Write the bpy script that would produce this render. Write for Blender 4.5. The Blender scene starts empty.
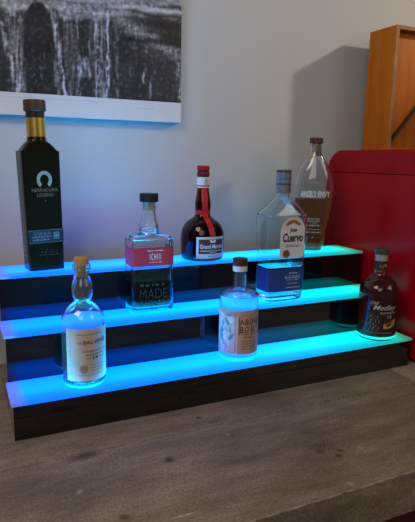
import bpy, bmesh, math, random
from mathutils import Vector, Matrix, noise
random.seed(4)
scn = bpy.context.scene
COL = scn.collection
PI = math.pi

# ------------------------------------------------------------------ materials
MATS = {}
def new_mat(name):
    m = bpy.data.materials.new(name); m.use_nodes = True
    nt = m.node_tree
    return m, nt, nt.nodes['Principled BSDF'], nt.nodes, nt.links

def mat(name, col, rough=.5, metal=0, spec=.5, var=.12, scale=40, coat=0, trans=0, ior=1.45, emit=None, bump=0, stretch=(1, 1, 1)):
    """principled material whose colour wanders a little with a noise texture"""
    if name in MATS: return MATS[name]
    m, nt, b, N, L = new_mat(name)
    tc = N.new('ShaderNodeTexCoord'); mp = N.new('ShaderNodeMapping'); mp.inputs['Scale'].default_value = stretch
    nz = N.new('ShaderNodeTexNoise'); nz.inputs['Scale'].default_value = scale; nz.inputs['Detail'].default_value = 4
    L.new(tc.outputs['Object'], mp.inputs['Vector']); L.new(mp.outputs[0], nz.inputs['Vector'])
    rp = N.new('ShaderNodeValToRGB')
    lo = [c * (1 - var) for c in col]; hi = [min(1, c * (1 + var)) for c in col]
    rp.color_ramp.elements[0].position = .3; rp.color_ramp.elements[1].position = .7
    rp.color_ramp.elements[0].color = (*lo, 1); rp.color_ramp.elements[1].color = (*hi, 1)
    L.new(nz.outputs[0], rp.inputs[0]); L.new(rp.outputs[0], b.inputs['Base Color'])
    b.inputs['Roughness'].default_value = rough; b.inputs['Metallic'].default_value = metal
    b.inputs['Specular IOR Level'].default_value = spec; b.inputs['IOR'].default_value = ior
    b.inputs['Transmission Weight'].default_value = trans
    b.inputs['Coat Weight'].default_value = coat; b.inputs['Coat Roughness'].default_value = .05
    if bump:
        bp = N.new('ShaderNodeBump'); bp.inputs['Strength'].default_value = bump; bp.inputs['Distance'].default_value = .002
        L.new(nz.outputs[0], bp.inputs['Height']); L.new(bp.outputs[0], b.inputs['Normal'])
    MATS[name] = m
    return m

def glass(name, col=(1, 1, 1), ior=1.45, rough=0.0, haze=1):
    return mat(name, col, rough, 0, .5, .01, 20, 0, haze, ior)

def wall_material():
    m, nt, b, N, L = new_mat('wall_paint')
    tc = N.new('ShaderNodeTexCoord'); nz = N.new('ShaderNodeTexNoise'); nz.inputs['Scale'].default_value = 1.5
    rp = N.new('ShaderNodeValToRGB')
    rp.color_ramp.elements[0].color = (.485, .505, .515, 1); rp.color_ramp.elements[1].color = (.52, .54, .55, 1)
    fine = N.new('ShaderNodeTexNoise'); fine.inputs['Scale'].default_value = 260
    bp = N.new('ShaderNodeBump'); bp.inputs['Strength'].default_value = .12; bp.inputs['Distance'].default_value = .001
    L.new(tc.outputs['Object'], nz.inputs['Vector']); L.new(nz.outputs[0], rp.inputs[0]); L.new(rp.outputs[0], b.inputs['Base Color'])
    L.new(tc.outputs['Object'], fine.inputs['Vector']); L.new(fine.outputs[0], bp.inputs['Height']); L.new(bp.outputs[0], b.inputs['Normal'])
    b.inputs['Roughness'].default_value = .8
    return m

def wood_material(name, dark, mid, light, grain=(1.6, 22, 22), rough=.5, knots=True, spec=.4, scratches=True):
    m, nt, b, N, L = new_mat(name)
    tc = N.new('ShaderNodeTexCoord'); mp = N.new('ShaderNodeMapping'); mp.inputs['Scale'].default_value = grain
    wob = N.new('ShaderNodeTexNoise'); wob.inputs['Scale'].default_value = 3.0
    add = N.new('ShaderNodeVectorMath'); add.operation = 'MULTIPLY_ADD'; add.inputs[1].default_value = (.02, .05, .05)
    L.new(tc.outputs['Object'], wob.inputs['Vector']); L.new(wob.outputs['Color'], add.inputs[0]); L.new(tc.outputs['Object'], add.inputs[2])
    L.new(add.outputs[0], mp.inputs['Vector'])
    g = N.new('ShaderNodeTexNoise'); g.inputs['Scale'].default_value = 2.2; g.inputs['Detail'].default_value = 9; g.inputs['Roughness'].default_value = .68
    L.new(mp.outputs[0], g.inputs['Vector'])
    rp = N.new('ShaderNodeValToRGB'); e = rp.color_ramp.elements
    e[0].position = .3; e[0].color = (*dark, 1); e[1].position = .74; e[1].color = (*light, 1)
    k = e.new(.5); k.color = (*mid, 1)
    L.new(g.outputs[0], rp.inputs[0])
    col = rp.outputs[0]
    # large patches of wear
    pt = N.new('ShaderNodeTexNoise'); pt.inputs['Scale'].default_value = 3.4; pt.inputs['Detail'].default_value = 5
    L.new(tc.outputs['Object'], pt.inputs['Vector'])
    pr = N.new('ShaderNodeValToRGB'); pr.color_ramp.elements[0].position = .35; pr.color_ramp.elements[1].position = .7
    pr.color_ramp.elements[0].color = (.72, .72, .74, 1); pr.color_ramp.elements[1].color = (1.2, 1.17, 1.12, 1)
    L.new(pt.outputs[0], pr.inputs[0])
    mx = N.new('ShaderNodeMix'); mx.data_type = 'RGBA'; mx.blend_type = 'MULTIPLY'; mx.inputs[0].default_value = 1
    L.new(col, mx.inputs[6]); L.new(pr.outputs[0], mx.inputs[7]); col = mx.outputs[2]
    if knots:
        vm = N.new('ShaderNodeMapping'); vm.inputs['Scale'].default_value = (2.6, 6.5, 6.5); vm.inputs['Location'].default_value = (.27, .33, 0)
        L.new(tc.outputs['Object'], vm.inputs['Vector'])
        v = N.new('ShaderNodeTexVoronoi'); v.inputs['Scale'].default_value = 1.0
        L.new(vm.outputs[0], v.inputs['Vector'])
        kr = N.new('ShaderNodeValToRGB'); kr.color_ramp.elements[0].position = .03; kr.color_ramp.elements[1].position = .12
        kr.color_ramp.elements[0].color = (1, 1, 1, 1); kr.color_ramp.elements[1].color = (0, 0, 0, 1)
        L.new(v.outputs['Distance'], kr.inputs[0])
        m2 = N.new('ShaderNodeMix'); m2.data_type = 'RGBA'; m2.inputs[7].default_value = (.045, .02, .012, 1)
        L.new(kr.outputs[0], m2.inputs[0]); L.new(col, m2.inputs[6]); col = m2.outputs[2]
    if scratches:
        sm = N.new('ShaderNodeMapping'); sm.inputs['Scale'].default_value = (5, 60, 60); sm.inputs['Rotation'].default_value = (0, 0, .12)
        L.new(tc.outputs['Object'], sm.inputs['Vector'])
        s = N.new('ShaderNodeTexNoise'); s.inputs['Scale'].default_value = 2.5; s.inputs['Detail'].default_value = 3
        L.new(sm.outputs[0], s.inputs['Vector'])
        sr = N.new('ShaderNodeValToRGB'); sr.color_ramp.elements[0].position = .69; sr.color_ramp.elements[1].position = .76
        sr.color_ramp.elements[0].color = (0, 0, 0, 1); sr.color_ramp.elements[1].color = (.55, .55, .55, 1)
        L.new(s.outputs[0], sr.inputs[0])
        m3 = N.new('ShaderNodeMix'); m3.data_type = 'RGBA'; m3.inputs[7].default_value = (light[0] * 2, light[1] * 2, light[2] * 2, 1)
        L.new(sr.outputs[0], m3.inputs[0]); L.new(col, m3.inputs[6]); col = m3.outputs[2]
    L.new(col, b.inputs['Base Color'])
    b.inputs['Roughness'].default_value = rough; b.inputs['Specular IOR Level'].default_value = spec
    bp = N.new('ShaderNodeBump'); bp.inputs['Strength'].default_value = .35; bp.inputs['Distance'].default_value = .0015
    L.new(g.outputs[0], bp.inputs['Height']); L.new(bp.outputs[0], b.inputs['Normal'])
    return m

def led_material(depth):
    """white acrylic lit from below: colour runs blue to turquoise along x, hot in the middle of the strip"""
    m, nt, b, N, L = new_mat('lit_acrylic')
    tc = N.new('ShaderNodeTexCoord'); sp = N.new('ShaderNodeSeparateXYZ'); L.new(tc.outputs['Object'], sp.inputs[0])
    rp = N.new('ShaderNodeValToRGB'); e = rp.color_ramp.elements
    e[0].position = 0; e[1].position = 1; e[1].color = LED[-1][1]
    for p, c in LED[1:-1]:
        k = e.new(p); k.color = c
    e[0].color = LED[0][1]
    L.new(sp.outputs[0], rp.inputs[0])
    def ramp(src, pts):
        r = N.new('ShaderNodeValToRGB'); r.color_ramp.interpolation = 'EASE'; el = r.color_ramp.elements
        el[0].position = pts[0][0]; el[0].color = (pts[0][1],) * 3 + (1,); el[1].position = pts[-1][0]; el[1].color = (pts[-1][1],) * 3 + (1,)
        for p, v in pts[1:-1]:
            q = el.new(p); q.color = (v,) * 3 + (1,)
        L.new(src, r.inputs[0]); return r.outputs[0]
    dv = N.new('ShaderNodeMath'); dv.operation = 'DIVIDE'; dv.inputs[1].default_value = depth; L.new(sp.outputs[1], dv.inputs[0])
    across = ramp(dv.outputs[0], [(0, .42), (.12, .55), (.5, 1), (.85, .85), (1, .7)])
    ends = ramp(sp.outputs[0], [(0, .25), (.008, .3), (.035, 1), (.955, 1), (.99, .35), (1, .25)])
    mu = N.new('ShaderNodeMath'); mu.operation = 'MULTIPLY'; L.new(across, mu.inputs[0]); L.new(ends, mu.inputs[1])
    st = N.new('ShaderNodeMath'); st.operation = 'MULTIPLY'; st.inputs[1].default_value = LED_STRENGTH; L.new(mu.outputs[0], st.inputs[0])
    body = N.new('ShaderNodeValToRGB'); body.color_ramp.elements[0].color = (.42, .43, .46, 1); body.color_ramp.elements[1].color = (.02, .025, .03, 1)
    L.new(ends, body.inputs[0]); L.new(body.outputs[0], b.inputs['Base Color']); b.inputs['Roughness'].default_value = .3; b.inputs['Specular IOR Level'].default_value = .15
    L.new(rp.outputs[0], b.inputs['Emission Color']); L.new(st.outputs[0], b.inputs['Emission Strength'])
    return m
LED_STRENGTH = 5.0
LED = [(0, (.0, .095, 1, 1)), (.3, (.0, .125, .95, 1)), (.55, (.0, .165, .75, 1)), (.78, (.0, .23, .36, 1)), (.9, (.0, .24, .25, 1)), (1, (.010, .22, .125, 1))]



# ------------------------------------------------------------------ mesh helpers
def link(name, me, material, parent=None, smooth=True, angle=40):
    o = bpy.data.objects.new(name, me); COL.objects.link(o)
    if material: me.materials.append(material)
    if parent: o.parent = parent
    if smooth:
        bm = bmesh.new(); bm.from_mesh(me)
        for f in bm.faces: f.smooth = True
        for ed in bm.edges:
            if len(ed.link_faces) == 2 and ed.calc_face_angle(0) > math.radians(angle): ed.smooth = False
        bm.to_mesh(me); bm.free()
    return o

def from_bm(name, bm, material, parent=None, smooth=True, angle=40, recalc=True):
    if recalc: bmesh.ops.recalc_face_normals(bm, faces=bm.faces)
    me = bpy.data.meshes.new(name); bm.to_mesh(me); bm.free()
    return link(name, me, material, parent, smooth, angle)

def add_box(bm, lo, hi, bevel=0, seg=2):
    lo = Vector(lo); hi = Vector(hi)
    r = bmesh.ops.create_cube(bm, size=1)
    for v in r['verts']: v.co = Vector((lo[i] + (v.co[i] + .5) * (hi[i] - lo[i]) for i in range(3)))
    if bevel:
        es = {e for v in r['verts'] for e in v.link_edges}
        bmesh.ops.bevel(bm, geom=list(es), offset=bevel, segments=seg, affect='EDGES', profile=.5)

def box(name, lo, hi, material, parent=None, bevel=0, seg=2):
    bm = bmesh.new(); add_box(bm, lo, hi, bevel, seg)
    return from_bm(name, bm, material, parent)

def tag(o, label, cat, group=None, kind=None):
    if label: o['label'] = label
    if cat: o['category'] = cat
    if group: o['group'] = group
    if kind: o['kind'] = kind
    return o

def thing(name, label, cat, loc=(0, 0, 0), rz=0, group=None):
    o = bpy.data.objects.new(name, None); o.empty_display_size = .03; COL.objects.link(o)
    o.location = loc; o.rotation_euler = (0, 0, math.radians(rz))
    return tag(o, label, cat, group)

def catmull(rows, sub=5):
    """smooth a list of tuples; a row given twice stays a sharp corner"""
    runs, cur = [], [rows[0]]
    for a, b in zip(rows, rows[1:]):
        if a == b: runs.append(cur); cur = [b]
        else: cur.append(b)
    runs.append(cur); out = []
    for k, run in enumerate(runs):
        n = len(run)
        if n == 1: 
            if not out or out[-1] != run[0]: out.append(run[0])
            continue
        for i in range(n - 1):
            p0 = run[max(i - 1, 0)]; p1 = run[i]; p2 = run[i + 1]; p3 = run[min(i + 2, n - 1)]
            for s in range(sub):
                t = s / sub
                out.append(tuple(.5 * (2 * b + (c - a) * t + (2 * a - 5 * b + 4 * c - d) * t * t + (3 * b - a - 3 * c + d) * t ** 3)
                                 for a, b, c, d in zip(p0, p1, p2, p3)))
        out.append(run[-1])
    return out

def ring(z, a, b, n, seg):
    pts = []
    for i in range(seg):
        t = 2 * PI * (i + .5) / seg; c, s = math.cos(t), math.sin(t)
        if n <= 2.01: x, y = a * c, b * s
        else:
            # radial superellipse, evenly spread in angle so that the flats stay flat
            r = (abs(c) ** n + abs(s) ** n) ** (-1 / n); x, y = a * r * c, b * r * s
        pts.append((x, y, z))
    return pts

def loft(bm, rows, seg=48, cap0=True, cap1=True):
    prev = None; first = None
    for z, a, b, n in rows:
        vs = [bm.verts.new(p) for p in ring(z, a, b, n, seg)]
        if prev:
            for i in range(seg):
                bm.faces.new((prev[i], prev[(i + 1) % seg], vs[(i + 1) % seg], vs[i]))
        else: first = vs
        prev = vs
    if cap0: bm.faces.new(first[::-1])
    if cap1: bm.faces.new(prev)
    return first, prev

def R(rows):
    """(z, r) or (z, a, b, n) rows to full rows"""
    return [(q[0], q[1], q[1], 2) if len(q) == 2 else q for q in rows]

def solid(name, rows, material, parent, seg=48, sub=5, smooth=True):
    bm = bmesh.new(); rr = catmull(R(rows), sub) if smooth else R(rows)
    loft(bm, rr, seg); return from_bm(name, bm, material, parent)

def at_z(rows, z):
    for p, q in zip(rows, rows[1:]):
        if p[0] <= z <= q[0] and q[0] > p[0]:
            t = (z - p[0]) / (q[0] - p[0]); return tuple(x + (y - x) * t for x, y in zip(p, q))
    return rows[-1]

def hollow(name, rows, material, parent, wall=.003, base=.008, seg=56, sub=5):
    """a glass shell: outer skin, lip and inner skin in one mesh"""
    out = catmull(R(rows), sub); bm = bmesh.new()
    f0, top = loft(bm, out, seg, True, False)
    z1 = out[-1][0]
    inner = []
    for q in out:
        if q[0] >= base and q[0] < z1 - .001: inner.append((q[0], max(q[1] - wall, .002), max(q[2] - wall, .002), q[3]))
    q = at_z(out, base)
    heel = [(base, max(q[1] - wall, .002) * .8, max(q[2] - wall, .002) * .8, q[3]), (base + .002, max(q[1] - wall, .002) * .95, max(q[2] - wall, .002) * .95, q[3])]
    inner = heel + [r for r in inner if r[0] > base + .004]
    inner.append((z1, out[-1][1] - wall, out[-1][2] - wall, out[-1][3]))
    g0, gt = loft(bm, inner, seg, True, False)
    for i in range(seg):
        bm.faces.new((top[i], top[(i + 1) % seg], gt[(i + 1) % seg], gt[i]))
    o = from_bm(name, bm, material, parent)
    return o, inner

def liquid(inner, level, material, parent, grow=.0005, seg=56):
    rows = [(z - (grow if k == 0 else 0), a + grow, b + grow, n) for k, (z, a, b, n) in enumerate(inner) if z < level - .0005]
    q = at_z(inner, level); rows.append((level, q[1] + grow, q[2] + grow, q[3]))
    bm = bmesh.new(); loft(bm, rows, seg); return from_bm('liquid', bm, material, parent)

# --- labels: mapping (u, v) in metres on the label face to the bottle's surface
def on_cyl(rad, z0, a0=0):
    """u runs along the arc, v up; a0 = angle of the label centre, 0 = facing -y"""
    def f(u, v, off=0):
        r = (rad(z0 + v) if callable(rad) else rad) + off; t = math.radians(a0) + u / (rad(z0 + v) if callable(rad) else rad)
        return (r * math.sin(t), -r * math.cos(t), z0 + v)
    return f
def on_front(y, z0, x0=0, lean=0):
    def f(u, v, off=0): return (x0 + u, y - off + lean * v, z0 + v)
    return f
def on_left(x, z0, y0=0):
    def f(u, v, off=0): return (x - off, y0 - u, z0 + v)
    return f

def patch(name, f, u0, u1, v0, v1, material, parent, off=.0004, nu=24, nv=10, shape=None):
    """a sheet on the surface; shape(u) may give (v0, v1) for cut outlines"""
    bm = bmesh.new(); g = []
    for i in range(nu + 1):
        u = u0 + (u1 - u0) * i / nu; a, b = shape(u) if shape else (v0, v1)
        g.append([bm.verts.new(f(u, a + (b - a) * j / nv, off)) for j in range(nv + 1)])
    for i in range(nu):
        for j in range(nv): bm.faces.new((g[i][j], g[i + 1][j], g[i + 1][j + 1], g[i][j + 1]))
    return from_bm(name, bm, material, parent, recalc=False)

def sheet_poly(bm, f, pts, off):
    """a small flat figure given by its outline in (u, v)"""
    return bm.faces.new([bm.verts.new(f(u, v, off)) for u, v in pts])

def sheet(name, f, polys, material, parent, off=.0009):
    bm = bmesh.new()
    for p in polys: sheet_poly(bm, f, p, off)
    bmesh.ops.triangulate(bm, faces=bm.faces)
    return from_bm(name, bm, material, parent, smooth=False, recalc=False)

def rect(u0, v0, u1, v1): return [(u0, v0), (u1, v0), (u1, v1), (u0, v1)]
def frame(u0, v0, u1, v1, t):
    return [rect(u0, v0, u1, v0 + t), rect(u0, v1 - t, u1, v1), rect(u0, v0 + t, u0 + t, v1 - t), rect(u1 - t, v0 + t, u1, v1 - t)]
def disc(u, v, r, r2=None, n=20): return [(u + r * math.cos(2 * PI * i / n), v + (r2 or r) * math.sin(2 * PI * i / n)) for i in range(n)]
def dashes(u0, u1, v, h, seed, gap=.35):
    """a line of print too small to read"""
    rn = random.Random(seed); out = []; u = u0
    while u < u1:
        w = h * rn.uniform(.5, 1.6); out.append(rect(u, v, min(u + w, u1), v + h * rn.uniform(.7, 1))); u += w + h * gap * rn.uniform(.6, 2)
    return out

def text_mesh(items):
    """items = (string, u, v, cap height, width or None, shear, bold); returns triangles in (u, v)"""
    tris = []
    for s, u, v, h, w, shear, bold in items:
        cu = bpy.data.curves.new('lettering', 'FONT'); cu.body = s; cu.align_x = 'CENTER'; cu.size = 1; cu.shear = shear; cu.offset = bold; cu.resolution_u = 3
        o = bpy.data.objects.new('lettering', cu); COL.objects.link(o); bpy.context.view_layer.update()
        me = bpy.data.meshes.new_from_object(o.evaluated_get(bpy.context.evaluated_depsgraph_get()))
        COL.objects.unlink(o); bpy.data.objects.remove(o); bpy.data.curves.remove(cu)
        xs = [q.co.x for q in me.vertices]
        sx = sy = (h or 1) / .69
        if w: sx = w / (max(xs) - min(xs))
        if h is None: sy = sx
        mid = (max(xs) + min(xs)) / 2
        me.calc_loop_triangles()
        for t in me.loop_triangles:
            tris.append([(u + (me.vertices[k].co.x - mid) * sx, v + me.vertices[k].co.y * sy) for k in t.vertices])
        bpy.data.meshes.remove(me)
    return tris

def lettering(name, f, items, material, parent, extra=(), off=.0009):
    bm = bmesh.new()
    for t in text_mesh(items): sheet_poly(bm, f, t, off)
    ex = [sheet_poly(bm, f, p, off) for p in extra]
    if ex: bmesh.ops.triangulate(bm, faces=ex)
    return from_bm(name, bm, material, parent, smooth=False, recalc=False)

# ------------------------------------------------------------------ measures of the place (metres)
D = .106                        # depth of a tread
Z1, Z2, Z3 = .0761, .1756, .2752
WALL_Y = .425

# ------------------------------------------------------------------ room
tag(box('wall_back', (-2.2, WALL_Y, -.9), (3.2, WALL_Y + .1, 2.4), wall_material()), None, None, kind='structure')
tag(box('floor', (-2.2, -2.6, -.95), (3.2, WALL_Y + .1, -.9), wood_material('floor_boards', (.05, .03, .02), (.09, .055, .035), (.14, .09, .06))), None, None, kind='structure')

# counter: planks along x with an end board, as one top
ct = thing('counter', 'weathered dark grey-brown plank counter under the lit display stand', 'counter', (0, 0, -.9))
top_wood = wood_material('weathered_planks', (.145, .112, .085), (.235, .190, .150), (.36, .30, .25), grain=(3.0, 12, 12), rough=.45)
def add_knots(m, spots):
    N, L = m.node_tree.nodes, m.node_tree.links; b = N['Principled BSDF']; src = b.inputs['Base Color'].links[0].from_socket
    tc = N.new('ShaderNodeTexCoord'); wob = N.new('ShaderNodeTexNoise'); wob.inputs['Scale'].default_value = 38
    add = N.new('ShaderNodeVectorMath'); add.operation = 'MULTIPLY_ADD'; add.inputs[1].default_value = (.018, .012, 0)
    L.new(tc.outputs['Object'], wob.inputs['Vector']); L.new(wob.outputs['Color'], add.inputs[0]); L.new(tc.outputs['Object'], add.inputs[2])
    sp = N.new('ShaderNodeTexNoise'); sp.inputs['Scale'].default_value = 210; sp.inputs['Detail'].default_value = 3
    sr = N.new('ShaderNodeValToRGB'); sr.color_ramp.elements[0].position = .32; sr.color_ramp.elements[1].position = .68
    sr.color_ramp.elements[0].color = (.72, .72, .72, 1); sr.color_ramp.elements[1].color = (1.28, 1.27, 1.25, 1)
    L.new(tc.outputs['Object'], sp.inputs['Vector']); L.new(sp.outputs[0], sr.inputs[0])
    mx = N.new('ShaderNodeMix'); mx.data_type = 'RGBA'; mx.blend_type = 'MULTIPLY'; mx.inputs[0].default_value = 1
    L.new(src, mx.inputs[6]); L.new(sr.outputs[0], mx.inputs[7]); src = mx.outputs[2]
    for x, y, r, c in spots:
        d = N.new('ShaderNodeVectorMath'); d.operation = 'DISTANCE'; d.inputs[1].default_value = (x + .009, y + .006, .9)
        L.new(add.outputs[0], d.inputs[0])
        rp = N.new('ShaderNodeValToRGB'); rp.color_ramp.elements[0].position = r * .5; rp.color_ramp.elements[1].position = r * 1.3
        rp.color_ramp.elements[0].color = (.9, .9, .9, 1); rp.color_ramp.elements[1].color = (0, 0, 0, 1)
        L.new(d.outputs['Value'], rp.inputs[0])
        k = N.new('ShaderNodeMix'); k.data_type = 'RGBA'; k.inputs[7].default_value = (*c, 1)
        L.new(rp.outputs[0], k.inputs[0]); L.new(src, k.inputs[6]); src = k.outputs[2]
    L.new(src, b.inputs['Base Color'])
KN, PALE = (.05, .018, .010), (.40, .36, .31)
add_knots(top_wood, ((.538, -.281, .007, KN), (.552, -.268, .005, KN), (.515, -.255, .010, (.12, .05, .03)), (.362, -.046, .006, KN), (.130, -.290, .008, (.13, .06, .03)), (-.035, -.245, .012, PALE),
                     (.500, -.360, .005, PALE), (.595, -.275, .004, PALE), (.385, -.13, .004, PALE), (.25, -.17, .008, (.06, .045, .035)), (.08, -.20, .005, PALE), (.20, -.245, .003, PALE)))
bm = bmesh.new()
XJ = .93
for y0, y1 in ((-.375, -.0912), (-.0888, .15), (.152, WALL_Y - .002)):
    add_box(bm, (-1.1, y0, .9 - .08), (XJ - .0004, y1, .9), .0008, 1)
add_box(bm, (XJ + .0004, -.375, .9 - .08), (1.75, WALL_Y - .002, .9), .0008, 1)
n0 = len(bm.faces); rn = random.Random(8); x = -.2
while x < 1.2:          # pale slivers painting the highlight on the worn front edge and the lit seam
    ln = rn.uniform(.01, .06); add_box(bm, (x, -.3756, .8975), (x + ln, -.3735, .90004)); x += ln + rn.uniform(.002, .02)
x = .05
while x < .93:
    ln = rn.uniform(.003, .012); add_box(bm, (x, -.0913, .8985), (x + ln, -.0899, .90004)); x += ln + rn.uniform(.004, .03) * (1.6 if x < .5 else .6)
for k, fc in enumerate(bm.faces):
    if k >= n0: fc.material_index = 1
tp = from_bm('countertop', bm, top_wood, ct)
tp.data.materials.append(mat('edge_highlight_wood', (.34, .29, .24), .7, var=.3, scale=90))
box('base_panel', (-1.05, -.335, 0), (1.7, .40, .8199), mat('oxblood_paint', (.09, .012, .014), .45), ct, .002)

# ------------------------------------------------------------------ lit display stand
st = thing('display_stand', 'black three-step bottle display with glowing blue to turquoise treads', 'display stand')
black = mat('black_acrylic', (.003, .003, .004), .03, ior=1.66)
led = led_material(D)
IN = .0038; TH = .006; TOPEX = .012
bm = bmesh.new()
prof = [(IN, .0), (IN, Z1 - TH), (D + IN, Z1 - TH), (D + IN, Z2 - TH), (2 * D + IN, Z2 - TH), (2 * D + IN, Z3 - TH), (3 * D + TOPEX - .001, Z3 - TH), (3 * D + TOPEX - .001, 0)]
a = [bm.verts.new((IN, y, z)) for y, z in prof]; b = [bm.verts.new((1 - IN, y, z)) for y, z in prof]
bm.faces.new(a); bm.faces.new(b[::-1])
for i in range(len(prof)):
    j = (i + 1) % len(prof); bm.faces.new((a[i], b[i], b[j], a[j]))
from_bm('stepped_body', bm, black, st, smooth=False)
for k, z in enumerate((Z1, Z2, Z3)):
    bm = bmesh.new(); add_box(bm, (0, 0, -TH), (1, D + (IN if k < 2 else TOPEX), 0), .0006, 1)
    o = from_bm('lit_tread', bm, led, st); o.location = (0, k * D, z)

# ------------------------------------------------------------------ print on the wall
ps = thing('wall_print', 'grey waterfall photo print with white lower border hanging on the wall', 'picture', (.115, .405, .62))
PX0, PX1, PZB, PZT = -.35, .501, .0, .62
box('print_panel', (PX0 - .115, -.001, .0075), (PX1 - .115, .0185, .62), mat('print_paper_white', (.66, .67, .70), .55, var=.01), ps, .0006, 1)
def fbm(x, y, s=0, o=4): return noise.fractal(Vector((x, y, s)), .9, 2.1, o)
def paint(X, Y):
    """tone of the waterfall print; X to the right, Y down, in thousandths of the print"""
    Y -= 16 * (1 - X / 181)
    n1 = fbm(X * .07, Y * .05, 1); n2 = fbm(X * .30, Y * .26, 5, 5); n3 = fbm(X * .018, Y * .20, 9, 5); vert = fbm(X * .45, Y * .05, 3, 5)
    t = .022 + .022 * max(0, n1) + .10 * max(0, n2 - .12); blue = .0
    edge = 20 + 5 * fbm(X * .05, 0, 2) + (4 if 55 < X < 105 else 0)
    foam = max(0, min(1, (edge - Y) / 7))
    if foam: t += foam * (.27 + .20 * n3 + .18 * n2); blue += foam * .35
    def fall(x0, x1, w, s, y0=12, y1=200):
        nonlocal t, blue
        if not y0 < Y < y1: return
        xc = x0 + (x1 - x0) * (Y - 12) / 76 + 2.2 * fbm(Y * .07, x0, 4)
        q = math.exp(-((X - xc) / w) ** 2) * min(1, (Y - y0) / 6) * min(1, (y1 - Y) / 6)
        t += q * s * 1.25 * max(.05, .55 + 1.1 * vert + .7 * n2); blue += q * s * 1.6
    for a in ((-40, -36, 5, .3), (-24, -22, 3, .4), (-14, -10, 6, .25), (1, 17, 1.7, .42), (15, 19, 6, .22), (52, 59, 1.3, .42), (49, 53, 3.2, .17), (64, 67, 7, .09), (78, 79, 4, .30, 55, 78), (72, 74, 1.2, .22),
              (94, 96, 7, .17), (103, 102, 1.1, .55), (91, 91, 1.2, .22), (111, 112, 1.6, .12), (131, 129, 1.3, .22, 24, 55), (127, 125, 1.0, .35, 66, 78), (142, 141, 1.2, .30, 66, 86), (139, 145, 1.6, .35, 46, 58), (147, 146, 1.1, .32, 78, 100), (176, 179, 2.0, .30, 62, 104), (152, 150, 1.2, .32, 66, 76), (172, 174, 1.0, .25, 66, 82), (85, 84, 1, .2, 40, 80)): fall(*a)
    # dome of dark rock
    dm = ((X - 37) / 14) ** 2 + max(0, (34 - Y) / 27) ** 2
    if dm < 1 and Y > 6:
        k = min(1, (1 - dm) * 5); t = t * (1 - k) + k * (.020 + .05 * max(0, n2) + .012 * n1 + (.10 * max(0, n2) * math.exp(-((X - 36) / 7) ** 2 - ((Y - 70) / 14) ** 2))); blue *= 1 - k
    # foam sliding down to the right and layered ledges
    if X > 105:
        yc = 22 + (X - 112) * .50
        q = math.exp(-((Y - yc) / 7.5) ** 2) * min(1, (X - 105) / 15)
        t += q * max(0, .15 + .22 * n2 + .12 * n3); blue += q * .25
        q = math.exp(-((Y - 12) / 6) ** 2) * min(1, (X - 105) / 15); t += q * max(0, .12 + .18 * n3)
        for yy, ww, x0 in ((16, 2.2, 122), (25, 3.5, 150), (36, 4.5, 158), (6, 3, 165), (42, 3, 120)):
            if X > x0 - 6: t *= 1 - .85 * math.exp(-((Y - yy - 2.5 * fbm(X * .05, yy, 6) - (X - 150) * .10) / ww) ** 2) * min(1, (X - x0 + 6) / 12)
    if X > 100 and Y > 55: t += max(0, fbm(X * .16, Y * .4, 12, 4) - .25) * .07
    t = max(.010, min(.60, t)); k = min(1, blue * 1.3)
    return (t * (1 - .12 * k), t * (1 - .06 * k), t * (1.0 + .25 * k) + .003, 1)
me = bpy.data.meshes.new('print_image'); NX, NZ = 330, 170; ZA, ZB = .0595, .36
vs, fs = [], []
for j in range(NZ + 1):
    for i in range(NX + 1):
        vs.append((-.23 + (PX1 - .1155 + .23) * i / NX, -.0013, ZA + (ZB - ZA) * j / NZ))
for j in range(NZ):
    for i in range(NX):
        q = j * (NX + 1) + i; fs.append((q, q + 1, q + NX + 2, q + NX + 1))
me.from_pydata(vs, [], fs)
ca = me.color_attributes.new('tone', 'FLOAT_COLOR', 'POINT')
for k, v in enumerate(vs):
    X = (v[0] + .115 - .04) / .461 * 181; Y = 104 - (v[2] - .0595) * 397 - 0 * X
    ca.data[k].color = paint(X, Y)
m, nt, bs, N, L = new_mat('waterfall_print')
at = N.new('ShaderNodeVertexColor'); at.layer_name = 'tone'; L.new(at.outputs[0], bs.inputs['Base Color']); bs.inputs['Roughness'].default_value = .35
link('print_image', me, m, ps, smooth=False)
f = on_front(-.0013, .045, 0)
cg = mat('caption_grey', (.36, .37, .42), .7)
sheet('caption_lettering', f, dashes(-.20, .175, .0035, .0016, 30, 1.2), cg, ps, off=.0003)
sheet('credit_lettering', f, dashes(.262, .31, -.006, .0015, 41, .8), cg, ps, off=.0003)

# ------------------------------------------------------------------ red fridge and wooden box on it
fr = thing('retro_fridge', 'glossy dark red retro mini fridge with rounded top beside the stand', 'fridge', (1.015, 0, 0))
red = mat('red_enamel', (.35, .0015, .009), .25, spec=.3, var=.05, scale=6)
def fridge_section(y0, y1, z0, z1, r, n=10):
    pts = [(y0, z0), (y1, z0)]
    for k in range(n + 1): t = PI / 2 * k / n; pts.append((y1 - r + r * math.cos(t), z1 - r + r * math.sin(t)))
    for k in range(n + 1): t = PI / 2 + PI / 2 * k / n; pts.append((y0 + r + r * math.cos(t), z1 - r + r * math.sin(t)))
    return pts
def extrude_yz(name, pts, x0, x1, material, parent, bevel=.006, cut=None):
    bm = bmesh.new(); a = [bm.verts.new((x0, y, z)) for y, z in pts]; b = [bm.verts.new((x1, y, z)) for y, z in pts]
    e0 = bm.faces.new(a); e1 = bm.faces.new(b[::-1])
    for i in range(len(pts)):
        j = (i + 1) % len(pts); bm.faces.new((a[i], b[i], b[j], a[j]))
    es = list({e for q in (e0, e1) for e in q.edges})
    bmesh.ops.bevel(bm, geom=es, offset=bevel, segments=3, affect='EDGES', profile=.5)
    return from_bm(name, bm, material, parent)
FB = WALL_Y - .008
lowp = [(-.02, .012), (FB, .012), (FB, .4985), (-.02, .4985)]
full = fridge_section(-.02, FB, .4993, .5655, .064)
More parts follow.
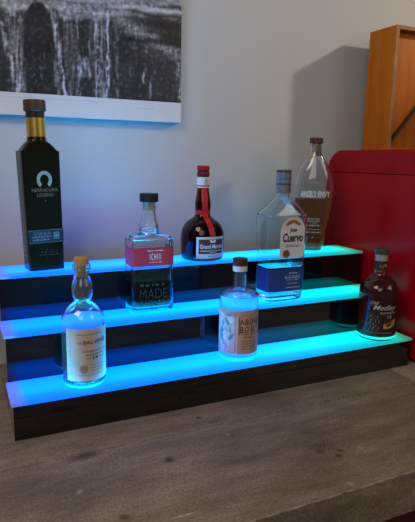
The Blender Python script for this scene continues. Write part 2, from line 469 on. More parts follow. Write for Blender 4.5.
extrude_yz('fridge_body', lowp, 0, .46, red, fr, .0025)
extrude_yz('top_cap', full, 0, .46, red, fr, .0025)
extrude_yz('fridge_door', fridge_section(-.075, -.022, .03, .55, .02), .006, .454, red, fr, .006)
bm = bmesh.new(); add_box(bm, (.03, -.11, .28), (.05, -.074, .42), .006, 3)
from_bm('door_handle', bm, mat('chrome', (.7, .7, .72), .15, 1), bpy.data.objects['fridge_door'])
for x in (.03, .43):
    for y in (.02, .38): solid('foot', [(0, .014), (.0125, .014)], black, fr, 16, smooth=False).location = (x, y, 0)

wb = thing('wooden_box', 'open-front orange-brown wooden box standing on the red fridge', 'box', (1.115, .2655, .5655))
ply = wood_material('orange_plywood', (.44, .118, .006), (.56, .165, .008), (.64, .21, .012), grain=(14, 14, 1.3), rough=.5, spec=.2, knots=False, scratches=False)
edge_w = wood_material('rough_ply_edge', (.22, .09, .025), (.42, .20, .07), (.62, .36, .16), grain=(30, 30, 6), rough=.7, knots=False)
BD, BH, BW, T = .113, .357, .34, .011
box('side_panel', (0, .0015, 0), (T, BD, BH), ply, wb, .0006, 1)
box('side_panel', (BW - T, .0015, 0), (BW, BD, BH), ply, wb, .0006, 1)
box('front_edge', (-.0003, 0, .0002), (T, .0014, BH - .0002), edge_w, wb)
box('top_panel', (T, 0, BH - T), (BW - T, BD, BH), edge_w, wb, .0006, 1)
box('bottom_panel', (T, 0, 0), (BW - T, BD, T), ply, wb, .0006, 1)
box('back_panel', (T, .022, T), (BW - T, .032, BH - T), ply, wb)
bm = bmesh.new(); r = bmesh.ops.create_cube(bm, size=1)
for v in r['verts']: v.co = Vector((v.co.x * .21, v.co.y * .012, v.co.z * .006))
bmesh.ops.rotate(bm, verts=bm.verts, matrix=Matrix.Rotation(math.radians(-48), 3, 'Y')); bmesh.ops.translate(bm, verts=bm.verts, vec=(.082, .0158, .095))
from_bm('diagonal_strip', bm, mat('dark_strip', (.06, .03, .012), .5), wb)  # thin dark diagonal strip standing before the back panel

# ------------------------------------------------------------------ bottles
clear = glass('clear_glass', (.97, .985, .985), 1.5)
misty = glass('misty_glass', (.96, .985, .99), 1.5, 0, .975)
white_ink = mat('white_ink', (.78, .76, .72), .5)
black_ink = mat('black_ink', (.012, .011, .012), .5)
grey_ink = mat('grey_ink', (.16, .14, .13), .5)
dark_wood = wood_material('dark_stopper_wood', (.045, .018, .009), (.075, .03, .015), (.12, .05, .025), grain=(60, 60, 9), knots=False, scratches=False)
cork = mat('cork', (.50, .27, .13), .8, var=.25, scale=300, bump=.3)
pale_cork = mat('pale_cork', (.62, .46, .30), .8, var=.2, scale=300)
heel = lambda r, h=.010: [(0, r * .84), (h * .12, r * .91), (h * .45, r * .972), (h, r)]
def heel4(a, b, n, h=.008, k=.9): return [(0, a * k, b * k, n), (h * .12, a * (k + .05), b * (k + .05), n), (h * .45, a * .985, b * .985, n), (h, a, b, n)]

# 1 tall black tequila bottle -------------------------------------------------
t = thing('tequila_bottle', 'tall square black bottle with gold neck band, horseshoe emblem and wooden stopper', 'bottle', (.1095, .279, Z3), 8)
t.rotation_euler.y = math.radians(-1.3)
bg = mat('black_bottle_glass', (.010, .008, .004), .06, spec=.25)
A, B = .0425, .0300
solid('glass_body', heel4(A * .945, B * .95, 9) + [(.12, A * .97, B * .97, 9), (.255, A, B, 9), (.263, A * .985, B * .98, 7), (.272, A * .86, B * .9, 5), (.284, .0275, .0235, 3), (.294, .0205, .0203, 2), (.3385, .0196, .0196, 2), (.3385, .0196, .0196, 2)], bg, t, 72)
solid('neck_band', [(.298, .0207), (.298, .0207), (.3385, .0204), (.3385, .0204)], mat('gold_foil', (.75, .48, .10), .28, .9, var=.1), t)
solid('collar', [(.3386, .0199), (.3386, .0199), (.3525, .0203), (.3525, .0203)], mat('collar_brown', (.022, .012, .008), .4), t)
solid('stopper', [(.3526, .0225), (.354, .0236), (.356, .024), (.373, .0236), (.3765, .0225), (.377, .020)], dark_wood, t)
f = on_front(-B * .995, 0, 0, 0)
ff = lambda u, v, off=0: (u, -B * (.953 + .047 * min(1, v / .255)) - off, v)
def horseshoe(cu, cv, w, h):
    polys = []; n = 18
    def pt(t, k):
        ang = math.radians(-52 + 284 * t); rx, ry = (w / 2) * k, (h / 2) * k
        return cu + rx * math.cos(ang), cv + ry * math.sin(ang) * (1.08 if math.sin(ang) < 0 else 1)
    for i in range(n):
        a0, a1 = i / n, (i + 1) / n; polys.append([pt(a0, 1), pt(a1, 1), pt(a1, .58), pt(a0, .58)])
    return polys
em = sheet('horseshoe_emblem', ff, horseshoe(.003, .205, .034, .038), mat('silver_gilt', (.40, .37, .30), .35, .3, var=.3, scale=400), t)
em['label'] = 'silver horseshoe emblem'
lettering('brand_lettering', ff, [('HERRADURA', .003, .1785, .0075, .058, 0, .0), ('LEGEND', .003, .1675, .0075, .036, 0, 0)], mat('copper_ink', (.24, .14, .10), .4, .2), t, extra=[disc(.003, .158, .0014)])
band = patch('band_label', ff, -A * .93, A * .93, .063, .094, mat('pewter_label', (.026, .029, .034), .35, .3, var=.2, scale=200), t, off=.0005)
sheet('band_edging', ff, [rect(-A * .93, .0915, A * .93, .0935), rect(-A * .93, .0635, A * .93, .0655)], mat('pewter_line', (.13, .135, .15), .3, .5), band)
lettering('band_print', ff, [('TEQUILA', -.010, .0825, .006, .040, 0, 0)], mat('band_ink', (.17, .18, .20), .4), band, extra=dashes(-.031, .012, .076, .004, 3) + dashes(-.031, .008, .0695, .0038, 4) + frame(.0165, .071, .029, .0865, .002) + [disc(.0228, .0787, .004)])
sheet('lower_print', ff, dashes(-.012, .022, .041, .0025, 5, .9) + dashes(-.018, .027, .035, .0022, 6, .9) + [disc(0, .048, .0012), disc(0, .028, .0012)], mat('faint_ink', (.07, .065, .06), .4), t)
bm = bmesh.new()
for k in range(22):
    bmesh.ops.create_uvsphere(bm, u_segments=8, v_segments=6, radius=.0042, matrix=Matrix.Translation((-A * (.955 + .045 * k / 22) + .0012, 0.004, .035 + k * .0102)) @ Matrix.Diagonal((.55, 1.7, .85, 1)))
from_bm('side_reflection_beads', bm, mat('side_reflection_grey', (.10, .10, .115), .15), t)  # raised beads whose paler grey paints reflections along the glass side
fl = on_left(-A * 1.0, 0)

# 2 round whisky bottle with a cork on the lowest tread ----------------------------
t = thing('whisky_bottle', 'round cork-topped clear bottle with bulbous neck and cream label on lowest step', 'bottle', (.1492, .0585, Z1), 14)
r = .0436
rows = heel(r) + [(.05, r), (.10, r), (.130, .0432), (.1445, .0408), (.156, .0345), (.1645, .0262), (.1705, .0195), (.1745, .0182), (.180, .0194), (.1885, .0215), (.1955, .0220), (.203, .0210), (.212, .0183), (.222, .0157), (.2345, .0153), (.236, .0178), (.2375, .0182), (.2435, .0182), (.245, .0176), (.245, .0176)]
g, inn = hollow('glass_body', rows, misty, t, .0028, .006, 64)
liquid(inn, .060, glass('pale_whisky', (.30, .11, .025), 1.34, 0, .95), t, seg=64)
solid('stopper', [(.2452, .0140), (.2452, .0140), (.247, .0149), (.258, .0147), (.2598, .0135)], cork, t)
solid('stopper_plug', [(.222, .0118), (.222, .0118), (.2451, .0122), (.2451, .0122)], cork, t)
f = on_cyl(r, 0, 2)
cream = mat('cream_paper', (.58, .47, .38), .65, var=.06)
HA = math.radians(76) * r
lb = patch('label', f, -HA, HA, .017, .124, cream, t, nu=40, off=.0005)
lettering('label_print', f, [('THE', -.0295, .0935, .0042, .010, 0, .0), ('BALVENIE', .004, .0935, .0072, .052, 0, .01), ('CARIBBEAN CASK', .004, .0765, .0042, .058, 0, 0), ('AGED', -.012, .0625, .0035, .012, 0, 0), ('14', .002, .0605, .0085, .011, 0, .02), ('YEARS', .017, .0625, .0035, .014, 0, 0)], black_ink, lb,
          extra=dashes(-.018, .024, .0705, .0022, 9) + dashes(-.034, .018, .112, .0022, 10, .6))
sheet('label_seal', f, [disc(-.022, .0425, .0085), rect(-.034, .0535, .014, .0565)] + dashes(-.009, .022, .048, .003, 11) + dashes(-.009, .022, .0425, .003, 12) + dashes(-.009, .022, .037, .003, 13) + dashes(-.032, .022, .0285, .0025, 14), mat('tan_ink', (.33, .24, .17), .6), lb)
sheet('side_print', f, [q for k in range(9) for q in dashes(-.055 + .004 * (k % 2), -.047, .03 + k * .0095, .0022, 50 + k)], mat('rose_ink', (.45, .33, .27), .6), lb)

# 3 square clear whiskey bottle ----------------------------------------------
t = thing('whiskey_bottle', 'square clear bottle with red band and black stopper on middle step', 'bottle', (.332, .1805, Z2), 0)
A, B = .0508, .0315
rows = heel4(A, B, 10, .006, .95) + [(.10, A, B, 10), (.166, A, B, 10), (.1735, A * .985, B * .98, 8), (.1795, A * .9, B * .92, 6), (.183, .030, .0265, 3), (.185, .0245, .0235, 2), (.187, .0228, .0228, 2), (.193, .0236, .0236, 2), (.196, .0225, .0225, 2), (.2005, .0232, .0232, 2), (.205, .0222, .0222, 2), (.212, .0200, .0200, 2), (.235, .0165, .0165, 2), (.252, .0152, .0152, 2), (.2575, .0165, .0165, 2), (.2575, .0165, .0165, 2)]
g, inn = hollow('glass_body', rows, clear, t, .0055, .014, 72)
liquid(inn, .076, glass('dark_whiskey', (.10, .028, .008), 1.34, 0, .9), t, seg=72)
solid('stopper', [(.2577, .0200), (.2577, .0200), (.259, .0214), (.2745, .0214), (.2765, .0205), (.2765, .0205)], mat('black_stopper', (.012, .011, .012), .45), t)
solid('stopper_plug', [(.238, .0112), (.238, .0112), (.2576, .0116), (.2576, .0116)], pale_cork, t)
ff = on_front(-B, 0)
redl = mat('red_band_paper', (.50, .022, .040), .5, var=.08)
# one band round front and both sides
bm = bmesh.new(); cols = []
for i in range(73):
    th = -PI - .55 + (PI + 1.1) * i / 72; c, s = math.cos(th), math.sin(th); rr = (abs(c) ** 10 + abs(s) ** 10) ** -.1
    x, y = (A + .0006) * rr * c, (B + .0006) * rr * s
    cols.append((bm.verts.new((x, y, .113)), bm.verts.new((x, y, .156))))
for p, q in zip(cols, cols[1:]): bm.faces.new((p[0], q[0], q[1], p[1]))
lb = from_bm('band_label', bm, redl, t, recalc=False)
lettering('band_print', ff, [('I C H I I I', .004, .1275, .0140, .0270, 0, .01)], white_ink, lb, extra=dashes(-.012, .022, .121, .0022, 21, .8) + dashes(-.015, .024, .1475, .0025, 22, .8), off=.0012)
sheet('band_specks', ff, [q for k in range(5) for q in dashes(-.04, .04, .117 + k * .008, .0012, 60 + k, 6)], mat('red_speck', (.30, .012, .022), .5), lb, off=.0009)
lettering('raised_lettering', ff, [('MADE', 0, .036, .024, .066, 0, -.02)], mat('raised_glass', (.030, .026, .024), .4, spec=.3), t, extra=dashes(-.032, .032, .066, .006, 24, .8) + dashes(-.03, .03, .029, .004, 25, .9) + [q for q in frame(-.008, .010, .008, .020, .0014)], off=.0005)

# 4 round-shouldered brown liqueur bottle with ribbon ---------------------------
t = thing('liqueur_bottle', 'squat brown round bottle with red ribbon and white framed label on top step', 'bottle', (.5085, .2685, Z3), 0)
brown = glass('brown_glass', (.34, .11, .035), 1.45)
rows = [(0, .049), (.001, .051), (.004, .0535), (.010, .055), (.035, .0562), (.055, .0568), (.070, .0552), (.083, .0510), (.093, .0445), (.101, .0350), (.107, .0265), (.112, .0212), (.118, .0192), (.124, .0190), (.131, .0200), (.140, .0206), (.149, .0200), (.160, .0183), (.172, .0166), (.182, .0158), (.2275, .0150), (.2275, .0150)]
g, inn = hollow('glass_body', rows, brown, t, .0035, .008, 64)
liquid(inn, .150, glass('orange_liqueur', (.22, .06, .015), 1.35), t, seg=64)
rad = lambda z, rr=catmull(R(rows)): at_z(rr, z)[1]
solid('neck_label', [(.184, .0160), (.184, .0160), (.211, .0157), (.211, .0157)], mat('neck_paper', (.70, .68, .70), .6), t)
solid('neck_stripe', [(.1875, .0163), (.1875, .0163), (.1905, .0163), (.1905, .0163)], mat('red_stripe', (.5, .02, .04), .5), t)
sheet('neck_print', on_cyl(.0158, 0, 5), dashes(-.006, .006, .197, .002, 71) + dashes(-.007, .007, .193, .0016, 72) + [disc(0, .203, .0022)], grey_ink, t, off=.0007)
wax = mat('red_wax', (.36, .012, .014), .35)
solid('neck_ring', [(.212, .0148), (.214, .0163), (.2225, .0163), (.2245, .0148)], mat('dark_red_wax', (.16, .008, .012), .35), t)
solid('neck_gap', [(.2246, .0146), (.2246, .0146), (.2275, .0146), (.2275, .0146)], mat('pale_ring', (.5, .3, .2), .5), t)
solid('seal_cap', [(.2276, .0150), (.229, .0160), (.2375, .0160), (.240, .0150)], wax, t)
solid('ribbon_loop', [(.1165, .0199), (.1165, .0199), (.127, .0198), (.127, .0198)], mat('red_ribbon', (.55, .012, .03), .45, coat=.2), t)
# ribbon hanging from the neck label to the main label
fr_ = lambda u, v, off=0: on_cyl(lambda z: rad(z), 0, 6)(u, v, off)
def strip(name, a0, a1, v0, v1, w, material, off):
    bm = bmesh.new(); prev = None
    for k in range(31):
        s = k / 30; v = v0 + (v1 - v0) * s; rr = rad(v) + off; ac = math.radians(a0 + (a1 - a0) * s); wa = w / 2 / rr
        row = [bm.verts.new((rr * math.sin(ac + q * wa), -rr * math.cos(ac + q * wa), v)) for q in (-1, -.5, 0, .5, 1)]
        if prev:
            for i in range(4): bm.faces.new((prev[i], row[i], row[i + 1], prev[i + 1]))
        prev = row
    bm.normal_update()
    return from_bm(name, bm, material, t, recalc=False)
strip('ribbon', -14, 4, .184, .064, .0155, MATS['red_ribbon'], .0012)
f = on_cyl(lambda z: rad(z), 0, 3)
HA = .042
lb = patch('label', f, -HA, HA, .009, .0635, mat('pale_label', (.62, .66, .70), .5), t, off=.0006, nu=30)
patch('label_panel', f, -HA + .006, HA - .006, .0205, .0575, mat('brown_label', (.10, .035, .025), .5), lb, off=.0010, nu=28)
lettering('label_print', f, [('Grand Marnier', .0, .0345, .0105, .066, 0, .02)], white_ink, lb, extra=[[(-.009, .056), (-.006, .049), (.006, .049), (.009, .056), (.004, .0535), (0, .0568), (-.004, .0535)]] + dashes(-.032, .03, .0275, .0022, 31) + dashes(-.01, .012, .0235, .002, 32), off=.0016)
sheet('label_foot_print', f, dashes(-.012, .014, .0135, .0026, 33), black_ink, lb, off=.0012)
strip('ribbon_seal', 3, 3, .080, .069, .012, wax, .0022)

# 5 round clear bottle with tan label -----------------------------------------------
t = thing('gin_bottle', 'short cylindrical clear bottle with tan and lilac leafy label and dark wooden cap', 'bottle', (.5075, .0580, Z1), 0)
r = .0450
rows = heel(r, .008) + [(.06, r), (.1445, r), (.1520, .0440), (.1575, .0405), (.1605, .0330), (.1625, .0235), (.165, .0178), (.169, .0160), (.18, .0153), (.2065, .0149), (.2065, .0149)]
g, inn = hollow('glass_body', rows, misty, t, .003, .012, 64)
liquid(inn, .1535, glass('clear_spirit', (.93, .98, 1.0), 1.36), t, seg=64)
solid('neck_ring', [(.2066, .0160), (.2066, .0160), (.2085, .0165), (.2175, .0165), (.219, .0158), (.219, .0158)], mat('white_collar', (.72, .78, .80), .4), t)
solid('stopper', [(.2191, .0162), (.2191, .0162), (.2205, .0168), (.234, .0168), (.2355, .0160), (.2355, .0160)], dark_wood, t)
f = on_cyl(r, 0, -26)
HA = math.radians(80) * r
tan = mat('tan_paper', (.52, .34, .26), .65, var=.12, scale=120)
lb = patch('label', f, -HA, HA, .022, .124, tan, t, nu=44, off=.0005)
pk = patch('label_art', f, -HA, -.003, .022, .124, mat('lilac_lit_paper', (.60, .52, .58), .65, var=.18, scale=90), lb, nu=24, off=.0008, shape=lambda u: (.022, .124 - .016 * max(0, math.sin((u + .06) * 40))))  # lilac half of the art, its lavender partly painting the blue LED light
def leaf(cu, cv, ln, w, ang):
    ca_, sa = math.cos(ang), math.sin(ang); P = []
    for k in range(13): s = k / 12; P.append((s * ln, w * math.sin(PI * s) ** .8))
    for k in range(11, 0, -1): s = k / 12; P.append((s * ln, -w * math.sin(PI * s) ** .8))
    return [(cu + x * ca_ - y * sa, cv + x * sa + y * ca_) for x, y in P]
sheet('leaf_pattern', f, [leaf(-.046, .098, .036, .0055, -.75), leaf(-.040, .045, .030, .005, 1.9), leaf(-.050, .060, .026, .005, 1.3), leaf(-.026, .036, .028, .004, 2.3), leaf(-.022, .088, .024, .004, 2.2), leaf(-.030, .115, .022, .003, -.3), leaf(-.012, .070, .022, .004, -2.3), leaf(-.035, .078, .02, .003, -2.6)], mat('teal_ink', (.10, .27, .36), .6), pk, off=.0013)
for q in ((-.022, .042, .012), (-.034, .055, .008), (-.017, .103, .009), (-.041, .034, .007)):
    sheet('flower_pattern', f, [disc(*q)], mat('pale_bloom', (.70, .60, .66), .6), pk, off=.0010)
sheet('stem_pattern', f, [rect(-.0535 + .011 * k, .024 + .003 * (k % 3), -.0525 + .011 * k, .118 - .01 * (k % 4)) for k in range(5)] + [[(-.05, .03), (-.049, .0295), (-.006, .115), (-.007, .1155)], [(-.008, .03), (-.0068, .03), (-.03, .118), (-.0312, .118)]], mat('slate_ink', (.20, .25, .30), .6), pk, off=.0012)
f2 = on_cyl(r, 0, 0)
sheet('title_panel', f2, [rect(-.021, .0695, .0365, .1095)], mat('title_paper', (.57, .41, .32), .65), lb, off=.0011)
lettering('title_lettering', f2, [('A', -.0145, .0915, .0135, .0098, 0, 0), ('B', -.0035, .0915, .0135, .0075, 0, 0), ('O', .0075, .0945, .0105, .0098, 0, 0), ('V', .0185, .0915, .0135, .0098, 0, 0), ('E', .0285, .0915, .0135, .0065, 0, 0), ('B', -.0145, .0735, .0135, .0080, 0, 0), ('O', -.0035, .0770, .0100, .0098, 0, 0), ('I', .0075, .0735, .0135, .0022, 0, 0), ('L', .0170, .0735, .0135, .0070, 0, 0)], black_ink, lb, extra=frame(-.0215, .069, .037, .110, .0014) + [rect(-.0080, .0737, .001, .0750), rect(.0030, .0917, .012, .0930)], off=.0016)
lettering('fine_lettering', f2, [('Botanical', .004, .060, .0055, .026, .3, 0)], mat('umber_ink', (.16, .08, .06), .6), lb, extra=[q for k in range(4) for q in dashes(-.016 + .004 * (k % 2), .024, .052 - k * .006, .0026, 80 + k, .9)] + dashes(-.016, .020, .0685, .0022, 88), off=.0014)
sheet('upper_lettering', f2, dashes(-.02, .024, .1135, .002, 89, 1.5), MATS['umber_ink'], lb, off=.0014)

# 6 big square clear tequila bottle ----------------------------------------------
t = thing('tequila_bottle', 'large square-shouldered clear bottle with white arched label and blue lower band', 'bottle', (.6860, .1675, Z2), 0)
A, B = .0595, .0375
def q6(z, k, n=7): return (z, A * k, B * k, n)
rows = heel4(A * .92, B * .92, 6, .010, .88) + [q6(.03, .94), q6(.09, .955), q6(.16, .98), q6(.213, 1.0), q6(.221, .985, 6), (.232, A * .84, B * .9, 4), (.248, A * .58, B * .74, 3), (.259, .0240, .0225, 2.3), (.265, .0187, .0185, 2), (.270, .0172, .0172, 2), (.318, .0165, .0165, 2), (.318, .0165, .0165, 2)]
g, inn = hollow('glass_body', rows, clear, t, .003, .014, 72)
liquid(inn, .088, glass('clear_tequila', (.93, .98, .98), 1.36), t, seg=72)
cap = solid('screw_cap', [(.2735, .0182), (.2735, .0182), (.276, .0190), (.290, .0188), (.2905, .0183), (.292, .0183), (.2925, .0189), (.328, .0189), (.331, .0183), (.3325, .016)], mat('steel_blue_cap', (.33, .34, .42), .3, .6, var=.15), t)
solid('cap_stripe', [(.308, .0192), (.308, .0192), (.3135, .0192), (.3135, .0192)], mat('teal_stripe', (.10, .32, .38), .3, .4), cap)
solid('cap_stripe', [(.296, .0192), (.296, .0192), (.299, .0192), (.299, .0192)], mat('navy_stripe', (.05, .06, .13), .3, .4), cap)
solid('cap_top', [(.3265, .0193), (.3265, .0193), (.3315, .0186), (.3330, .0165), (.3330, .0165)], mat('navy_cap', (.03, .05, .16), .35, .3), cap)
ff = lambda u, v, off=0: (u + .010, -B * (.93 + .07 * min(1, v / .213)) - off, v)
W6 = .0365
def arch(u):
    k = min(1, abs(u) / W6); return (.1135, .196 + .022 * (1 - max(0, (k - .3) / .7) ** 1.6) - .008 * max(0, (k - .8) / .2))
lb = patch('label', ff, -W6, W6, 0, 0, mat('white_paper', (.70, .70, .66), .55, var=.04), t, nu=36, shape=arch, off=.0006)
bm = bmesh.new(); prev = None
for k in range(41):
    u = (W6 - .0012) * (k / 20 - 1); v = arch(u)[1] - .0015
    row = [bm.verts.new(ff(u, v - .0014, .0011)), bm.verts.new(ff(u, v, .0011))]
    if prev: bm.faces.new((prev[0], row[0], row[1], prev[1]))
    prev = row
from_bm('border_pattern', bm, mat('gold_ink', (.42, .30, .14), .5), lb, recalc=False)
sheet('crest_band', ff, [[(-.022, .200), (-.020, .1935), (0, .2025), (.020, .1935), (.022, .200), (.010, .2085), (0, .2105), (-.010, .2085)]], mat('rust_ink', (.36, .14, .055), .55), lb, off=.0011)
lettering('label_print', ff, [('Jose', .001, .1800, .0095, .021, .1, .03), ('Cuervo', .001, .1545, .0210, .060, .05, .03), ('ESPECIAL', .002, .1405, .0062, .042, 0, .0)], black_ink, lb, off=.0012)
sheet('label_seal', ff, [disc(-.017, .1235, .0105)], mat('seal_rust', (.34, .09, .05), .5), lb, off=.0016)
sheet('seal_mark', ff, [disc(-.017, .1275, .003), disc(-.0205, .1215, .0025), disc(-.0135, .1215, .0025)], mat('seal_dark', (.16, .04, .025), .5), lb, off=.0020)
navy = mat('navy_paper', (.022, .050, .20), .45, var=.1)
bm = bmesh.new(); cols = []
for i in range(81):
    th = -PI - .55 + (PI + .75) * i / 80; c, s = math.cos(th), math.sin(th); col = []
    for zz in (.026, .055, .085):
        k = at_z(catmull(R(rows)), zz); n = k[3]; rr = (abs(c) ** n + abs(s) ** n) ** (-1 / n)
        col.append(bm.verts.new(((k[1] + .0006) * rr * c, (k[2] + .0006) * rr * s, zz)))
    cols.append(col)
for p, q in zip(cols, cols[1:]):
    for k in (0, 1): bm.faces.new((p[k], q[k], q[k + 1], p[k + 1]))
lb = from_bm('band_label', bm, navy, t, recalc=False)
lettering('band_print', ff, [('BLUE AGAVE', .006, .0590, .0075, .046, 0, .01)], mat('ice_ink', (.48, .52, .62), .5), lb, extra=dashes(-.012, .024, .0535, .003, 91, .8) + dashes(-.006, .020, .0715, .003, 92) + dashes(-.008, .022, .0445, .0025, 93) + dashes(-.014, .030, .034, .003, 94), off=.0012)
sheet('band_side_print', on_left(-A * .953, 0), [q for k in range(6) for q in dashes(-.016, .012, .035 + k * .008, .002, 100 + k, 1.2)], mat('blue_ink', (.10, .16, .42), .5), lb, off=.0012)

# 7 wing-shaped bourbon bottle --------------------------------------------------------
t = thing('bourbon_bottle', 'slender-footed flaring bottle half full of amber whiskey with dark stopper on top step', 'bottle', (.8690, .287, Z3), -30)
rows = [(0, .0270, .0190, 2.6), (.001, .0285, .020, 2.6), (.005, .0305, .0215, 2.6), (.012, .0310, .0220, 2.6), (.05, .0365, .0245, 2.5), (.10, .0462, .028, 2.4), (.14, .0535, .0303, 2.3), (.172, .0565, .0310, 2.2), (.195, .0552, .0305, 2.2), (.218, .0495, .0285, 2.1), (.240, .0400, .0255, 2), (.258, .0292, .0220, 2), (.272, .0205, .0183, 2), (.283, .0165, .0160, 2), (.298, .0152, .0152, 2), (.303, .0165, .0165, 2), (.3055, .0165, .0165, 2), (.3055, .0165, .0165, 2)]
g, inn = hollow('glass_body', rows, clear, t, .003, .010, 64)
liquid(inn, .151, glass('amber_bourbon', (.62, .20, .055), 1.34), t, seg=64)
solid('stopper', [(.3057, .0180), (.3057, .0180), (.307, .0188), (.3195, .0188), (.321, .0178), (.321, .0178)], dark_wood, t)
solid('stopper_plug', [(.282, .0112), (.282, .0112), (.3056, .0118), (.3056, .0118)], pale_cork, t)
big = catmull(R(rows))
def fe(u, v, off=0):
    z, a, b, n = at_z(big, v); k = min(.97, abs(u) / a); return (u, -b * (1 - k ** n) ** (1 / n) - off, v)
lettering('brand_lettering', fe, [("ANGEL'S", -.018, .156, .0160, .042, 0, .015), ('ENVY', .026, .156, .0160, .034, 0, .015)], mat('cream_ink', (.95, .92, .85), .5), t, off=.0006)
sheet('fine_lettering', fe, dashes(-.016, .018, .092, .004, 111, .6) + dashes(-.016, .018, .086, .003, 112, .6) + dashes(-.009, .012, .0805, .0028, 113, .8) + dashes(-.018, .018, .0725, .0045, 114, .6) + dashes(-.02, .022, .0625, .0016, 115, .3) + dashes(-.018, .022, .053, .0038, 116, .7) + dashes(-.003, .005, .039, .0022, 117), mat('soft_white_ink', (.62, .55, .46), .5), t, off=.0006)
sheet('upper_lettering', fe, dashes(-.024, .026, .196, .0022, 118, 1.3), MATS['soft_white_ink'], t, off=.0006)
patch('neck_strip', on_cyl(.0160, 0, 20), -.008, .008, .270, .300, mat('neck_strip_paper', (.10, .09, .08), .5), t, off=.0018)

# 8 round dark red bourbon bottle --------------------------------------------------------
t = thing('bourbon_bottle', 'round dark reddish bottle with white script print at right end of lowest step', 'bottle', (.9215, .0525, Z1), -29)
r = .0503
rows = heel(r, .012) + [(.06, r), (.110, r), (.125, .0497), (.138, .0470), (.149, .0408), (.157, .0325), (.163, .0240), (.168, .0185), (.173, .0172), (.1745, .0182), (.178, .0182), (.180, .0162), (.19, .0152), (.212, .0150), (.2185, .0163), (.2225, .0165), (.2225, .0165)]
g, inn = hollow('glass_body', rows, glass('smoky_glass', (.95, .88, .86)), t, .003, .010, 64)
liquid(inn, .168, glass('red_bourbon', (.20, .022, .020), 1.35, 0, .62), t, seg=64)
solid('stopper', [(.2226, .0175), (.2226, .0175), (.224, .0184), (.2350, .0184), (.2365, .0172), (.2365, .0172)], mat('grey_stopper', (.06, .065, .075), .35), t)
solid('neck_wrap', [(.205, .0156), (.205, .0156), (.2115, .0160), (.2215, .0175), (.2215, .0175)], mat('clear_wrap', (.42, .36, .34), .25, var=.3, scale=200), t)
nk = solid('neck_label', [(.1815, .0163), (.1815, .0163), (.204, .0157), (.204, .0157)], mat('dark_neck_paper', (.035, .025, .018), .5), t)
sheet('neck_emblem', on_cyl(.0160, 0, 8), [[(-.003, .185), (.009, .190), (.009, .199), (-.001, .195)], [(-.009, .190), (-.005, .188), (-.006, .198)]], mat('old_gold', (.42, .29, .08), .45), nk, off=.0008)
f = on_cyl(r, 0, 2)
lb = patch('label', f, -.038, .048, .024, .082, mat('smoke_label', (.030, .015, .015), .4), t, nu=40, off=.0005)
lettering('label_print', f, [('Old', -.022, .0985, .0085, .020, .35, .0), ('Medley', .006, .0850, .0125, .062, .35, .01), ('BOURBON', .014, .0745, .0052, .042, 0, 0), ('12', .018, .0625, .0080, .011, 0, .01)], mat('silver_ink', (.50, .47, .43), .5), lb, off=.0011)
sheet('label_engraving', f, [q for k in range(8) for q in dashes(-.033 + .002 * (k % 3), -.006, .031 + k * .0052, .003, 121 + k, 1.6)] + dashes(-.036, .03, .0235, .0026, 131, .6), mat('engraving_ink', (.26, .24, .20), .5), lb, off=.0011)
sheet('gold_banner', f, [[(.003, .0355), (.012, .0350), (.024, .038), (.036, .045), (.036, .060), (.026, .053), (.014, .048), (.003, .047)]], mat('amber_paper', (.55, .30, .07), .5), lb, off=.0014)
sheet('foot_strip', f, [rect(-.038, .0245, .048, .0272)], mat('rust_line', (.35, .16, .10), .5), lb, off=.0009)

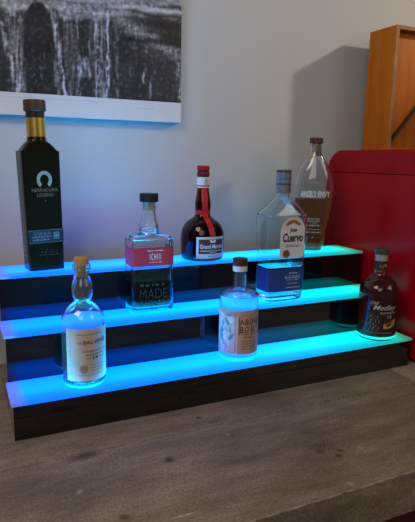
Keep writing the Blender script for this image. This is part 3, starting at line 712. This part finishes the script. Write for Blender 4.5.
# ------------------------------------------------------------------ light
def area(name, loc, target, size, power, col=(1, 1, 1), sy=None):
    l = bpy.data.lights.new(name, 'AREA'); l.energy = power; l.color = col; l.size = size
    if sy: l.shape = 'RECTANGLE'; l.size_y = sy
    o = bpy.data.objects.new(name, l); COL.objects.link(o); o.location = loc
    o.rotation_euler = (Vector(target) - Vector(loc)).to_track_quat('-Z', 'Y').to_euler(); return o
def spot(name, loc, target, deg, blend, radius, power, col):
    l = bpy.data.lights.new(name, 'SPOT'); l.energy = power; l.color = col; l.spot_size = math.radians(deg); l.spot_blend = blend; l.shadow_soft_size = radius
    o = bpy.data.objects.new(name, l); COL.objects.link(o); o.location = loc
    o.rotation_euler = (Vector(target) - Vector(loc)).to_track_quat('-Z', 'Y').to_euler(); return o
LED_UP = 1.15
kd = Vector((1.72, -1, .97)).normalized()
spot('ceiling_spot', Vector((.85, .3, .75)) + kd * 2.6, (.90, .42, 1.22), 34, .6, .07, 128, (1, .82, .68))
area('room_fill', (-1.0, -2.4, 1.7), (.5, .2, .3), 1.4, 12, (1, .89, .79))
area('side_fill', (2.2, -2.0, 1.5), (.8, .1, .2), 1.0, 7, (1, .84, .66))  # added warm fill from the right for the lower wall and counter
area('overhead_fill', (-1.0, -.8, 1.9), (.6, -.1, .1), 1.0, 18, (1, .85, .70))  # added overhead fill to brighten counter, fridge side and box, no fixture
for k, z in enumerate((Z1, Z2, Z3)):      # the LED strips under the blue half of each tread shine up
    for x0, wd, col, pw in ((.13, .24, (0, .48, 1), 1.05), (.34, .18, (.0, .52, 1), .5)):
        o = area('led_strip', (x0, k * D + .05, z + .001), (x0, k * D + .05, z + 1), wd, LED_UP * pw * (1, 1, .5)[k], col, .08); o.data.spread = math.radians(115)
w = bpy.data.worlds.new('room'); scn.world = w; w.use_nodes = True
bgn = w.node_tree.nodes['Background']; bgn.inputs[0].default_value = (.9, .92, 1, 1); bgn.inputs[1].default_value = .06

# ------------------------------------------------------------------ camera
f_px, yaw, pitch, roll = 533.34, .44144, -.18685, .01753
cam = bpy.data.cameras.new('camera'); co = bpy.data.objects.new('camera', cam); COL.objects.link(co); scn.camera = co
cam.sensor_fit = 'VERTICAL'; cam.sensor_height = 24; cam.lens = 24 * f_px / 522; cam.clip_start = .02
fwd = Vector((math.sin(yaw) * math.cos(pitch), math.cos(yaw) * math.cos(pitch), math.sin(pitch)))
rt = fwd.cross(Vector((0, 0, 1))).normalized(); up = rt.cross(fwd)
r2 = rt * math.cos(roll) + up * math.sin(roll); u2 = up * math.cos(roll) - rt * math.sin(roll)
M = Matrix((r2, u2, -fwd)).transposed().to_4x4(); M.translation = Vector((-.06823, -.98624, .52872)); co.matrix_world = M
scn.view_settings.view_transform = 'Standard'; scn.view_settings.look = 'None'
